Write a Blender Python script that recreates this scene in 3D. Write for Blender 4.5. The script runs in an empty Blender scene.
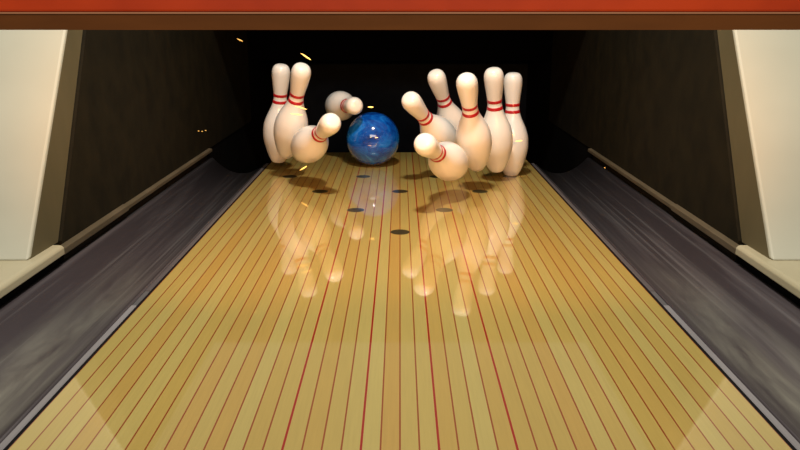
import bpy, bmesh, math, random
from mathutils import Vector, Matrix, Quaternion
S = bpy.context.scene
C = S.collection
PI = math.pi
random.seed(7)

# ------------------------------------------------------------------ camera
cam_d = bpy.data.cameras.new('camera')
cam = bpy.data.objects.new('camera', cam_d); C.objects.link(cam)
cam_d.sensor_width = 36.0
cam_d.lens = 36.0 * 740.0 / 800.0
cam_d.clip_start = 0.02
cam.location = (0, 0, 0.556)
cam.rotation_euler = (PI / 2 - math.atan(203 / 740.0), 0, 0)
S.camera = cam

# ------------------------------------------------------------------ world, lights, exposure
W = bpy.data.worlds.new('world'); S.world = W; W.use_nodes = True
W.node_tree.nodes['Background'].inputs[0].default_value = (1.0, 0.93, 0.8, 1)
W.node_tree.nodes['Background'].inputs[1].default_value = 0.17
S.view_settings.view_transform = 'Standard'
S.view_settings.look = 'None'
S.view_settings.gamma = 1.0
S.view_settings.use_curve_mapping = False
S.view_settings.exposure = 0.0

def area(name, loc, target, sx, sy, power, col, spread=180):
    d = bpy.data.lights.new(name, 'AREA'); o = bpy.data.objects.new(name, d); C.objects.link(o)
    d.shape = 'RECTANGLE'; d.size = sx; d.size_y = sy; d.energy = power; d.color = col
    o.location = loc
    d.spread = math.radians(spread)
    o.rotation_euler = (Vector(target) - Vector(loc)).to_track_quat('-Z', 'Y').to_euler()
    return o
area('pin_deck_lamp', (0.0, 1.40, 2.15), (0, 1.95, 0.0), 0.16, 0.12, 22, (1.0, 0.97, 0.90), 110)
area('front_fill', (0.0, -0.60, 1.45), (0, 1.25, 0.1), 1.6, 0.6, 22, (1.0, 0.95, 0.87))  # added soft fill from the front
for sx in (-1, 1):
    area('warm_bounce_fill', (sx * 0.50, 1.0, 0.60), (sx * 0.15, 2.6, 0.05), 0.35, 0.04, 2.4, (1.0, 0.42, 0.10), 80)  # added fill standing in for warm floor bounce on the pins

# ------------------------------------------------------------------ helpers
def new_mat(name, col, rough=0.5, spec=0.5, metal=0.0, coat=0.0, coat_rough=0.05):
    m = bpy.data.materials.new(name); m.use_nodes = True
    b = m.node_tree.nodes['Principled BSDF']
    b.inputs['Base Color'].default_value = (*col, 1)
    b.inputs['Roughness'].default_value = rough
    b.inputs['Specular IOR Level'].default_value = spec
    b.inputs['Metallic'].default_value = metal
    b.inputs['Coat Weight'].default_value = coat
    b.inputs['Coat Roughness'].default_value = coat_rough
    return m

class G:
    """small node-graph helper"""
    def __init__(s, m): s.m = m; s.t = m.node_tree; s.b = s.t.nodes['Principled BSDF']
    def n(s, kind, **kw):
        x = s.t.nodes.new(kind)
        for k, v in kw.items(): setattr(x, k, v)
        return x
    def l(s, a, b): s.t.links.new(a, b)
    def put(s, sock, v):
        if isinstance(v, bpy.types.NodeSocket): s.l(v, sock)
        else: sock.default_value = v
    def math(s, op, a, b=None, c=None):
        x = s.n('ShaderNodeMath', operation=op)
        s.put(x.inputs[0], a)
        if b is not None: s.put(x.inputs[1], b)
        if c is not None: s.put(x.inputs[2], c)
        return x.outputs[0]
    def mix(s, f, a, b):
        x = s.n('ShaderNodeMix', data_type='RGBA')
        s.put(x.inputs[0], f); s.put(x.inputs[6], a); s.put(x.inputs[7], b)
        return x.outputs[2]
    def ramp(s, f, stops):
        x = s.n('ShaderNodeValToRGB'); e = x.color_ramp.elements
        while len(e) < len(stops): e.new(0.5)
        for i, (p, c) in enumerate(stops): e[i].position = p; e[i].color = (*c, 1)
        s.l(f, x.inputs[0]); return x.outputs[0]
    def coords(s, scale=(1, 1, 1)):
        tc = s.n('ShaderNodeTexCoord'); mp = s.n('ShaderNodeMapping')
        mp.inputs['Scale'].default_value = scale
        s.l(tc.outputs['Object'], mp.inputs[0]); return mp.outputs[0]
    def noise(s, vec, scale=1.0, detail=4, rough=0.55, dist=0.0):
        x = s.n('ShaderNodeTexNoise'); s.l(vec, x.inputs['Vector'])
        x.inputs['Scale'].default_value = scale; x.inputs['Detail'].default_value = detail
        x.inputs['Roughness'].default_value = rough; x.inputs['Distortion'].default_value = dist
        return x.outputs[0]

def noise_mat(name, c0, c1, scale, rough=0.5, spec=0.5, lo=0.35, hi=0.65, detail=4, dist=0.0, rough2=None, bump=0.0, coat=0.0):
    m = new_mat(name, c0, rough, spec, coat=coat); g = G(m)
    f = g.noise(g.coords(scale), 1.0, detail, 0.6, dist)
    g.l(g.ramp(f, [(lo, c0), (hi, c1)]), g.b.inputs['Base Color'])
    if rough2 is not None:
        r = g.math('MULTIPLY_ADD', f, rough2 - rough, rough); g.l(r, g.b.inputs['Roughness'])
    if bump:
        bp = g.n('ShaderNodeBump'); bp.inputs['Strength'].default_value = bump; bp.inputs['Distance'].default_value = 0.002
        g.l(f, bp.inputs['Height']); g.l(bp.outputs[0], g.b.inputs['Normal'])
    return m

def obj(name, bm, mat, parent=None, smooth=False, bevel=0.0, seg=2, local=False):
    """link a bmesh as one mesh object; mesh is given in world space unless local"""
    bmesh.ops.recalc_face_normals(bm, faces=bm.faces[:])
    if parent is not None and not local:
        bmesh.ops.translate(bm, verts=bm.verts[:], vec=-parent.location)
    me = bpy.data.meshes.new(name); bm.to_mesh(me); bm.free()
    me.materials.append(mat)
    for p in me.polygons: p.use_smooth = smooth
    o = bpy.data.objects.new(name, me); C.objects.link(o)
    if parent is not None: o.parent = parent
    if bevel:
        b = o.modifiers.new('bevel', 'BEVEL'); b.width = bevel; b.segments = seg; b.limit_method = 'ANGLE'
    return o

def struct(o, label=None):
    o['kind'] = 'structure'
    if label: o['label'] = label
    return o
def tag(o, label, cat, group=None):
    o['label'] = label; o['category'] = cat
    if group: o['group'] = group
    return o
def empty(name, loc):
    o = bpy.data.objects.new(name, None); C.objects.link(o); o.location = loc; o.empty_display_size = 0.05
    return o

def box(x0, x1, y0, y1, z0, z1):
    bm = bmesh.new()
    v = [bm.verts.new((x, y, z)) for x in (x0, x1) for y in (y0, y1) for z in (z0, z1)]
    for f in ((0, 1, 3, 2), (4, 6, 7, 5), (0, 4, 5, 1), (2, 3, 7, 6), (0, 2, 6, 4), (1, 5, 7, 3)):
        bm.faces.new([v[i] for i in f])
    return bm
def prism(poly, axis, a, b):
    """extrude a closed polygon: axis 'y' takes (x,z) pairs, axis 'x' takes (y,z) pairs"""
    bm = bmesh.new()
    P = (lambda p, t: (p[0], t, p[1])) if axis == 'y' else (lambda p, t: (t, p[0], p[1]))
    A = [bm.verts.new(P(p, a)) for p in poly]; B = [bm.verts.new(P(p, b)) for p in poly]
    bm.faces.new(A); bm.faces.new(B[::-1])
    n = len(poly)
    for i in range(n): bm.faces.new((A[i], A[(i + 1) % n], B[(i + 1) % n], B[i]))
    return bm
def hexa(bottom, top):
    bm = bmesh.new()
    a = [bm.verts.new(p) for p in bottom]; b = [bm.verts.new(p) for p in top]
    bm.faces.new(a); bm.faces.new(b[::-1])
    for i in range(4): bm.faces.new((a[i], a[(i + 1) % 4], b[(i + 1) % 4], b[i]))
    return bm
def lathe(prof, n=48):
    bm = bmesh.new(); rings = []
    for r, z in prof:
        if r < 1e-6: rings.append([bm.verts.new((0, 0, z))])
        else: rings.append([bm.verts.new((r * math.cos(2 * PI * i / n), r * math.sin(2 * PI * i / n), z)) for i in range(n)])
    for A, B in zip(rings, rings[1:]):
        for i in range(n):
            j = (i + 1) % n
            if len(A) == 1 and len(B) == 1: continue
            if len(A) == 1: bm.faces.new((A[0], B[j], B[i]))
            elif len(B) == 1: bm.faces.new((A[i], A[j], B[0]))
            else: bm.faces.new((A[i], A[j], B[j], B[i]))
    return bm

# ------------------------------------------------------------------ materials
HALF = 0.529                    # half the lane's width
BW = HALF / 20.0                # width of one board
SPOTS = [(0, 1.954), (-.136, 2.201), (.136, 2.201), (-.272, 2.460), (0, 2.460), (.272, 2.460),
         (-.411, 2.711), (-.137, 2.711), (.137, 2.711), (.411, 2.711)]

def lane_material():
    m = new_mat('lane_boards', (.5, .34, .1), 0.35, 0.3, coat=1.0, coat_rough=0.035); g = G(m)
    g.b.inputs['Coat IOR'].default_value = 1.75
    tc = g.n('ShaderNodeTexCoord'); sp = g.n('ShaderNodeSeparateXYZ'); g.l(tc.outputs['Object'], sp.inputs[0])
    u = g.math('DIVIDE', sp.outputs[0], BW)
    idx = g.math('FLOOR', u)
    wn = g.n('ShaderNodeTexWhiteNoise', noise_dimensions='1D'); g.l(g.math('MULTIPLY_ADD', idx, 1.37, 0.71), wn.inputs['W'])
    board = g.ramp(wn.outputs[0], [(0.0, (.43, .26, .060)), (0.35, (.42, .285, .068)), (0.7, (.42, .305, .082)), (1.0, (.435, .335, .10))])
    grain = g.noise(g.coords((260, 9, 9)), 1.0, 3, 0.6)
    tone = g.noise(g.coords((6, 1.6, 1)), 1.0, 2, 0.5)
    val = g.math('ADD', g.math('MULTIPLY_ADD', grain, 0.22, 0.79), g.math('MULTIPLY_ADD', tone, 0.20, 0.0))
    hv = g.n('ShaderNodeHueSaturation'); g.l(board, hv.inputs['Color']); g.l(val, hv.inputs['Value'])
    # seams between boards
    near = g.math('ABSOLUTE', g.math('SUBTRACT', u, g.math('ROUND', u)))
    ui = g.math('ABSOLUTE', g.math('ROUND', u))
    s2 = g.math('COMPARE', ui, 2.0, 0.2); s6 = g.math('COMPARE', ui, 6.0, 0.2)
    red = g.math('MAXIMUM', s2, s6)
    width = g.math('MULTIPLY_ADD', red, 0.018, 0.045)
    line = g.math('LESS_THAN', near, width)
    linecol = g.mix(red, (.25, .05, .008, 1), (.30, .008, .003, 1))
    col = g.mix(line, hv.outputs[0], linecol)
    # painted pin spots
    fl = g.n('ShaderNodeVectorMath', operation='MULTIPLY'); g.l(tc.outputs['Object'], fl.inputs[0]); fl.inputs[1].default_value = (1, 1, 0)
    dmin = None
    for x, y in SPOTS:
        d = g.n('ShaderNodeVectorMath', operation='DISTANCE'); g.l(fl.outputs[0], d.inputs[0]); d.inputs[1].default_value = (x, y, 0)
        dmin = d.outputs['Value'] if dmin is None else g.math('MINIMUM', dmin, d.outputs['Value'])
    spot = g.math('LESS_THAN', dmin, 0.0265)
    col = g.mix(spot, col, (.045, .034, .014, 1))
    g.l(col, g.b.inputs['Base Color'])
    return m

M = {}
M['lane'] = lane_material()
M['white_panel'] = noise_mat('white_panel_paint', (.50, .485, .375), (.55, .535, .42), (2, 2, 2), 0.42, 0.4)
M['panel_side'] = noise_mat('shaded_panel_edge', (.105, .085, .040), (.125, .10, .048), (8, 8, 2), 0.6, 0.3)
M['ledge'] = noise_mat('cream_ledge', (.40, .345, .21), (.45, .39, .25), (5, 2, 5), 0.4, 0.4)
M['rim'] = noise_mat('tan_rim', (.085, .066, .037), (.13, .10, .06), (10, 4, 10), 0.45, 0.4)
M['wall'] = noise_mat('dark_olive_wall', (.009, .0068, .0023), (.017, .0125, .0045), (14, 14, 11), 0.75, 0.15, detail=6)
M['pit'] = noise_mat('shade_black_pit', (.003, .0025, .002), (.005, .0045, .004), (4, 4, 4), 0.9, 0.05)  # near-black colour carries the darkness of the unlit pit
M['curtain'] = noise_mat('black_pit_curtain', (.010, .013, .019), (.013, .017, .024), (12, 2, 12), 0.9, 0.05)
M['void'] = new_mat('flat_black', (.0012, .0012, .0012), 0.95, 0.02)
M['black'] = new_mat('black_gap', (.006, .005, .005), 0.8, 0.1)
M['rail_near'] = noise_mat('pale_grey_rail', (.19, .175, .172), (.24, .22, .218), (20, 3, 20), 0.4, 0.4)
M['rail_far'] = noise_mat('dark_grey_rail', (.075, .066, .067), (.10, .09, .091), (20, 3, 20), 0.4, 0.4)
M['joint'] = new_mat('grey_joint_plate', (.10, .095, .095), 0.4, 0.4)
M['red'] = noise_mat('red_fascia_lacquer', (.42, .032, .003), (.58, .05, .004), (5, 5, 9), 0.3, 0.4, detail=3)
M['brown'] = noise_mat('brown_lower_trim', (.115, .035, .006), (.15, .046, .008), (4, 4, 30), 0.45, 0.3, detail=3)
M['pinline'] = new_mat('pale_copper_highlight', (.40, .17, .08), 0.35, 0.5)
M['pin'] = new_mat('white_pin_lacquer', (.84, .80, .73), 0.28, 0.5, coat=0.6, coat_rough=0.08)
M['stripe'] = new_mat('red_neck_stripe', (.48, .008, .012), 0.3, 0.5)
M['base_ring'] = new_mat('cream_base_ring', (.55, .47, .36), 0.45, 0.4)

def gutter_material():
    m = new_mat('scuffed_gutter_plastic', (.06, .05, .055), 0.36, 0.5); g = G(m)
    a = g.noise(g.coords((34, 0.9, 34)), 1.0, 5, 0.6, 0.35)
    b = g.noise(g.coords((16, 2.4, 16)), 1.0, 5, 0.6, 0.5)
    c = g.noise(g.coords((95, 0.55, 95)), 1.0, 2, 0.5, 0.25)
    # reflection of the white panel, painted pale along the near half of the bowl
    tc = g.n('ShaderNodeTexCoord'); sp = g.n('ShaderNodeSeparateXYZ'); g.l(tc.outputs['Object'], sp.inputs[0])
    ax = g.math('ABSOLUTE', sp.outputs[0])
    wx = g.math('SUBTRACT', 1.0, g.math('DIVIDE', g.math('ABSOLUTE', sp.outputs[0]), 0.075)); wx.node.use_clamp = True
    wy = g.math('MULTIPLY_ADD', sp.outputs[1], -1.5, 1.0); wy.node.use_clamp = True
    panel_refl = g.math('MULTIPLY', g.math('POWER', wx, 0.6), wy)
    streak = g.ramp(a, [(0.48, (0, 0, 0)), (0.70, (1, 1, 1))])
    thin = g.ramp(c, [(0.60, (0, 0, 0)), (0.68, (1, 1, 1))])
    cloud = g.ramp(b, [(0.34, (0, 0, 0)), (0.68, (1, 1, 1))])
    col = g.mix(streak, (.050, .039, .041, 1), (.100, .084, .084, 1))
    col = g.mix(g.math('MULTIPLY', thin, 0.55), col, (.15, .135, .13, 1))
    col = g.mix(g.math('MULTIPLY', g.math('MULTIPLY', cloud, panel_refl), 1.0), col, (.25, .235, .185, 1))
    g.l(col, g.b.inputs['Base Color'])
    g.l(g.math('MULTIPLY_ADD', b, 0.25, 0.24), g.b.inputs['Roughness'])
    return m
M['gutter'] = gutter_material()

def ball_material():
    m = new_mat('swirled_blue_resin', (0, .1, .5), 0.12, 0.5, coat=1.0, coat_rough=0.035); g = G(m)
    v = g.coords((1, 1, 1))
    f = g.noise(v, 13.0, 7, 0.66, 0.9)
    col = g.ramp(f, [(0.28, (.002, .018, .13)), (0.44, (.003, .065, .36)), (0.58, (.008, .15, .56)), (0.76, (.07, .34, .74))])
    g.l(col, g.b.inputs['Base Color']); return m
M['ball'] = ball_material()
def spark_material():
    m = new_mat('glowing_spark', (1, .6, .15), 0.5); b = m.node_tree.nodes['Principled BSDF']
    b.inputs['Emission Color'].default_value = (1.0, .55, .12, 1); b.inputs['Emission Strength'].default_value = 2.2
    return m
M['spark'] = spark_material()
M['spark_dim'] = M['spark'].copy(); M['spark_dim'].name = 'faint_spark'
M['spark_dim'].node_tree.nodes['Principled BSDF'].inputs['Emission Strength'].default_value = 0.3

# ------------------------------------------------------------------ setting
LANE_END = 3.24; GUT_END = 2.985; NEAR = -0.6; WX = 0.778
struct(obj('floor', box(-HALF, HALF, NEAR, LANE_END, -0.07, 0), M['lane']), 'glossy yellow wooden bowling lane with red seams')
struct(obj('floor', box(-1.0, 1.0, NEAR, 4.9, -0.40, -0.36), M['pit']), 'black pit floor')
for s, side in ((-1, 'left'), (1, 'right')):
    o = prism([(1.632, -0.36), (1.632, 0.071), (1.968, 0.66), (1.968, 0.74), (2.95, 0.74), (2.95, -0.36)], 'x', s * WX, s * (WX + 0.05))
    struct(obj('wall_' + side, o, M['wall']), 'dark olive kickback wall along the ' + side + ' gutter')
    o = box(min(s * WX, s * (WX + .05)), max(s * WX, s * (WX + .05)), 2.95, 3.88, 0.058, 0.74)
    struct(obj('wall_' + side + '_upper', o, M['wall']), 'dark upper wall beside the ' + side + ' of the pit')
    o = box(min(s * (WX + .004), s * (WX + .05)), max(s * (WX + .004), s * (WX + .05)), 2.95, 4.85, -0.36, 0.057)
    struct(obj('wall_' + side + '_pit', o, M['pit']), 'black ' + side + ' pit wall')
    o = box(min(s * WX, s * (WX + .05)), max(s * WX, s * (WX + .05)), 3.88, 4.85, 0.057, 0.74)
    struct(obj('wall_' + side + '_pit', o, M['pit']), 'black ' + side + ' pit wall')
    o = box(min(s * .786, s * .83), max(s * .786, s * .83), NEAR, 1.63, -.36, .047)
    struct(obj('wall_' + side + '_base', o, M['black']), 'dark base wall under the ' + side + ' ledge')
    # tan base strip in two lengths
    a = s * (WX - 0.016)
    o = prism([(a, .045), (s * WX, .045), (s * WX, .064), (a, .061)], 'y', 1.602, 2.02)
    struct(obj('baseboard_' + side, o, M['rim'], bevel=.002))
    a = s * (WX - 0.014)
    o = prism([(a, .047), (s * WX, .047), (s * WX, .062), (a, .059)], 'y', 2.021, GUT_END)
    struct(obj('baseboard_' + side, o, M['rim'], bevel=.002))
struct(obj('wall_back', box(-WX, WX, 4.60, 4.64, -0.36, 0.74), M['curtain']), 'black pit curtain')
struct(obj('trim_1', box(-WX, WX, 3.88, 3.94, 0.367, 0.74), M['void']), 'black header above the pit')
struct(obj('ceiling', box(-WX - .05, WX + .05, 2.95, 4.85, 0.74, 0.78), M['pit']), 'black pit ceiling')

# ------------------------------------------------------------------ gutters
def gutter(s, side):
    root = empty('gutter', (s * 0.65, 1.2, -0.05))
    tag(root, 'scuffed grey-purple ball gutter along the %s edge of the lane' % side, 'gutter', 'ball gutters beside the lane')
    n = 28; x0, x1 = 0.556, 0.764
    bowl = [(x0 + (x1 - x0) * k / n, -0.004 * (1 - k / n) + 0.022 * (k / n) ** 2.2 - 0.180 * (k / n) * (1 - k / n)) for k in range(n + 1)]
    prof = [(s * x, z) for x, z in bowl] + [(s * .7765, .023), (s * .7765, .012)]
    under = [(s * x, z - .010) for x, z in bowl]
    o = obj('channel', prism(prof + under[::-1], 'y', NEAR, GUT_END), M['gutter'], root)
    for p in o.data.polygons: p.use_smooth = abs(p.normal.y) < 0.5
    rail = [(s * .5363, -.03), (s * .5363, -.002), (s * .538, -.0005), (s * .547, -.0005), (s * .551, -.005), (s * .556, -.014)]
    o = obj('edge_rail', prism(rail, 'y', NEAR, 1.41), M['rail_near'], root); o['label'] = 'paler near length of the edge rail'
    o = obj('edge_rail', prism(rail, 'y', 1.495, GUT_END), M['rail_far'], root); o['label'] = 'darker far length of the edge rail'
    r2 = [(x, z - .0012) for x, z in rail]
    obj('joint_plate', prism(r2, 'y', 1.41, 1.495), M['joint'], root)
    obj('edge_gap', box(min(s * .5291, s * .5362), max(s * .5291, s * .5362), NEAR, GUT_END, -.03, -.0012), M['black'], root)
gutter(-1, 'left'); gutter(1, 'right')

# ------------------------------------------------------------------ white division panels on cream ledges
def divider(s, side):
    root = empty('lane_divider', (s * 1.1, 1.3, 0.03))
    tag(root, 'white leaning division panel on a cream ledge left of the lane' if s < 0 else 'white leaning division panel on a cream ledge right of the lane', 'divider', 'division panels beside the lane')
    xi, xb, xo = s * .785, s * .7825, s * 1.5
    zb, zt = .0705, .64
    yf = lambda z: 1.485 + .664 * (z - .07)
    yk = lambda z: 1.622 + .570 * (z - .07)
    f0 = .012
    # white face slab with a rounded edge
    o = obj('front_panel', hexa([(xi, yf(zb), zb), (xo, yf(zb), zb), (xo, yf(zb) + .03, zb), (xi, yf(zb) + .03, zb)],
                                [(xi, yf(zt), zt), (xo, yf(zt), zt), (xo, yf(zt) + .03, zt), (xi, yf(zt) + .03, zt)]),
            M['white_panel'], root, smooth=False, bevel=.005, seg=3)
    # side cheek, the depth of the panel; its shade is painted in as olive
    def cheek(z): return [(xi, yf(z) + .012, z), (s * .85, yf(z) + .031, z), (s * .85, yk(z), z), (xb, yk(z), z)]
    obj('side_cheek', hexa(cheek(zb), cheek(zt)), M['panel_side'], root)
    led = [(s * .759, .0485), (s * .759, .064), (s * .763, .069), (s * .769, .0705), (xo, .0705), (xo, .0485)]
    obj('ledge', prism(led, 'y', NEAR, 1.60), M['ledge'], root, bevel=.002)
divider(-1, 'left'); divider(1, 'right')

# ------------------------------------------------------------------ red masking beam across the top
root = empty('masking_beam', (0, .94, 0.55))
tag(root, 'long red masking beam with brown lower trim spanning above the lane', 'beam')
obj('red_fascia', box(-1.6, 1.6, .920, .965, .5675, .62), M['red'], root, bevel=.003)
obj('highlight_line', box(-1.6, 1.6, .919, .965, .5655, .5674), M['pinline'], root)  # thin pale strip, a highlight along the beam put into colour
obj('lower_trim', prism([(.921, .5654), (.925, .5468), (.965, .5468), (.965, .5654)], 'x', -1.6, 1.6), M['brown'], root)

# ------------------------------------------------------------------ bowling pins
PROF = [(0, 0.0), (.0235, 0.0), (.0258, .002), (.0285, .006), (.0325, .013), (.0359, .019), (.0430, .038), (.0496, .057), (.0546, .0745), (.0573, .0857),
        (.0596, .100), (.0605, .1143), (.0600, .130), (.0579, .1492), (.0530, .168), (.0470, .1842), (.0390, .2025), (.0322, .2191), (.0268, .2381),
        (.0246, .2540), (.0252, .2700), (.0278, .2900), (.0306, .3110), (.0328, .3310), (.0338, .3460), (.0333, .3555), (.0310, .3650), (.0265, .3730), (.0200, .3782), (.0105, .3806), (0, .3812)]
def interp(z):
    for (r0, z0), (r1, z1) in zip(PROF[1:], PROF[2:]):
        if z0 <= z <= z1: return r0 + (r1 - r0) * (z - z0) / max(1e-9, z1 - z0)
    return 0
def smooth_profile(p, n=4):
    out = []
    for i in range(len(p) - 1):
        p0, p1, p2, p3 = p[max(i - 1, 0)], p[i], p[i + 1], p[min(i + 2, len(p) - 1)]
        for k in range(n):
            t = k / n
            f = lambda a, b, c, d: 0.5 * (2 * b + (c - a) * t + (2 * a - 5 * b + 4 * c - d) * t * t + (3 * b - a - 3 * c + d) * t ** 3)
            out.append((max(0, f(p0[0], p1[0], p2[0], p3[0])), f(p0[1], p1[1], p2[1], p3[1])))
    return out + [p[-1]]
SM = [PROF[0], PROF[1]] + smooth_profile(PROF[1:], 3)[1:]
def srad(z):
    for (r0, z0), (r1, z1) in zip(SM[1:], SM[2:]):
        if z0 <= z <= z1 and z1 > z0: return r0 + (r1 - r0) * (z - z0) / (z1 - z0)
    return interp(z)
def band(z0, z1, t=.0006, k=5):
    zs = [z0 + (z1 - z0) * i / k for i in range(k + 1)]
    return [(srad(z0) - .001, z0)] + [(srad(z) + t, z) for z in zs] + [(srad(z1) - .001, z1)]

pin0 = empty('bowling_pin', (0, 0, 0)); pin0.rotation_mode = 'QUATERNION'
obj('body', lathe(SM, 56), M['pin'], pin0, smooth=True, local=True)
obj('neck_stripe', lathe(band(.236, .2465), 56), M['stripe'], pin0, smooth=True, local=True)
obj('neck_stripe', lathe(band(.2605, .271), 56), M['stripe'], pin0, smooth=True, local=True)
obj('base_ring', lathe([(0, -.0006), (.0225, -.0006), (.0245, .0), (.0268, .0022), (.0250, .0030), (0, .0030)], 40), M['base_ring'], pin0, smooth=False, local=True)
PINS = [
 # base point, direction of the axis, label
 ((-.475, 2.846, .035), (.104, -.192, .976), 'white bowling pin at the far left edge, barely tilting, partly behind its neighbour'),
 ((-.422, 2.708, .083), (.245, -.416, .876), 'white bowling pin second from the left, leaning right in front of the leftmost pin'),
 ((-.358, 2.625, .100), (.394, -.819, .418), 'white bowling pin toppling on the left, head pointing up towards the blue ball'),
 ((-.281, 3.168, .212), (.304, -.947, .103), 'white bowling pin flying head-on just left of and above the blue ball'),
 ((.196, 2.753, .089), (-.448, -.670, .593), 'white bowling pin leaning steeply left, the nearest one right of the blue ball'),
 ((.237, 2.893, .069), (-.297, -.480, .826), 'white bowling pin at the back of the right group, lower half hidden behind another pin'),
 ((.266, 2.515, .075), (-.165, -.508, .845), 'white bowling pin in the middle of the right group, its whole belly in plain view'),
 ((.351, 2.640, .040), (-.095, -.256, .962), 'white bowling pin second from the right, tallest in the right group'),
 ((.420, 2.742, .002), (-.035, -.085, .995), 'white bowling pin at the far right edge of the lane'),
 ((.195, 2.424, .084), (-.346, -.861, .372), 'white bowling pin toppling low in front of the right group, head to the left'),
]
for i, (b, ax, lab) in enumerate(PINS):
    if i == 0: o = pin0
    else:
        o = pin0.copy(); C.objects.link(o)
        for ch in list(pin0.children):
            c = ch.copy(); C.objects.link(c); c.parent = o
    o.location = b
    o.rotation_quaternion = Vector((0, 0, 1)).rotation_difference(Vector(ax).normalized())
    tag(o, lab, 'bowling pin', 'ten bowling pins scattering on the lane')

# ------------------------------------------------------------------ ball
bm = bmesh.new(); bmesh.ops.create_uvsphere(bm, u_segments=72, v_segments=48, radius=.106)
ball = obj('bowling_ball', bm, M['ball'], smooth=True)
ball.location = (-.108, 2.940, .1062); ball.rotation_euler = (.6, .4, 1.1)
tag(ball, 'shiny swirled blue bowling ball on the lane between the scattering pins', 'bowling ball')

# ------------------------------------------------------------------ sparks
def spark(loc, direction, length, rad, lab, mat='spark'):
    prof = [(0, -.5), (.45, -.38), (.85, -.15), (1, .1), (.8, .33), (.4, .46), (0, .5)]
    o = obj('spark', lathe([(r * rad, z * length) for r, z in prof], 10), M[mat], smooth=True)
    o.location = loc; o.rotation_mode = 'QUATERNION'
    o.rotation_quaternion = Vector((0, 0, 1)).rotation_difference(Vector(direction).normalized())
    tag(o, lab, 'spark', 'sparks flying around the pins')
SPARKS = [
 ((-0.3356, 2.7, 0.4375), (0.833, 0.0, -0.554), 0.0439, 0.0026, 'golden spark streaking above the second pin from the left', 'spark'),
 ((-0.5464, 2.6, 0.4968), (0.909, 0.0, -0.418), 0.0238, 0.0022, 'faint golden spark high beside the left wall, left of the pins', 'spark_dim'),
 ((-0.1089, 2.75, 0.253), (0.999, 0.0, -0.033), 0.0222, 0.0028, 'short orange spark just above the blue ball', 'spark'),
 ((-0.3273, 2.45, 0.2847), (0.955, 0.0, -0.295), 0.0443, 0.0018, 'upper thin spark crossing the second pin from the left', 'spark'),
 ((-0.3413, 2.45, 0.2625), (0.994, 0.0, -0.107), 0.0429, 0.0018, 'lower thin spark crossing the second pin from the left', 'spark'),
 ((-0.3371, 2.5391, 0.0645), (0.859, 0.0, 0.512), 0.0311, 0.0022, 'spark just under the toppling left pin', 'spark'),
 ((0.4196, 2.6, 0.1509), (0.997, 0.0, 0.08), 0.0265, 0.002, 'small pale spark crossing the belly of the rightmost pin', 'spark'),
 ((-0.7422, 2.72, 0.1688), (1.0, 0.0, 0.0), 0.0066, 0.0016, 'left dot of the three tiny sparks before the left wall', 'spark_dim'),
 ((-0.7293, 2.72, 0.1677), (1.0, 0.0, 0.0), 0.0066, 0.0016, 'middle dot of the three tiny sparks before the left wall', 'spark_dim'),
 ((-0.7162, 2.72, 0.1707), (1.0, 0.0, 0.0), 0.0066, 0.0016, 'right dot of the three tiny sparks before the left wall', 'spark_dim'),
 ((0.7164, 2.55, 0.0642), (0.95, 0.0, -0.314), 0.0057, 0.0018, 'tiny spark low over the far part of the right gutter', 'spark_dim'),
]
for a in SPARKS: spark(*a)
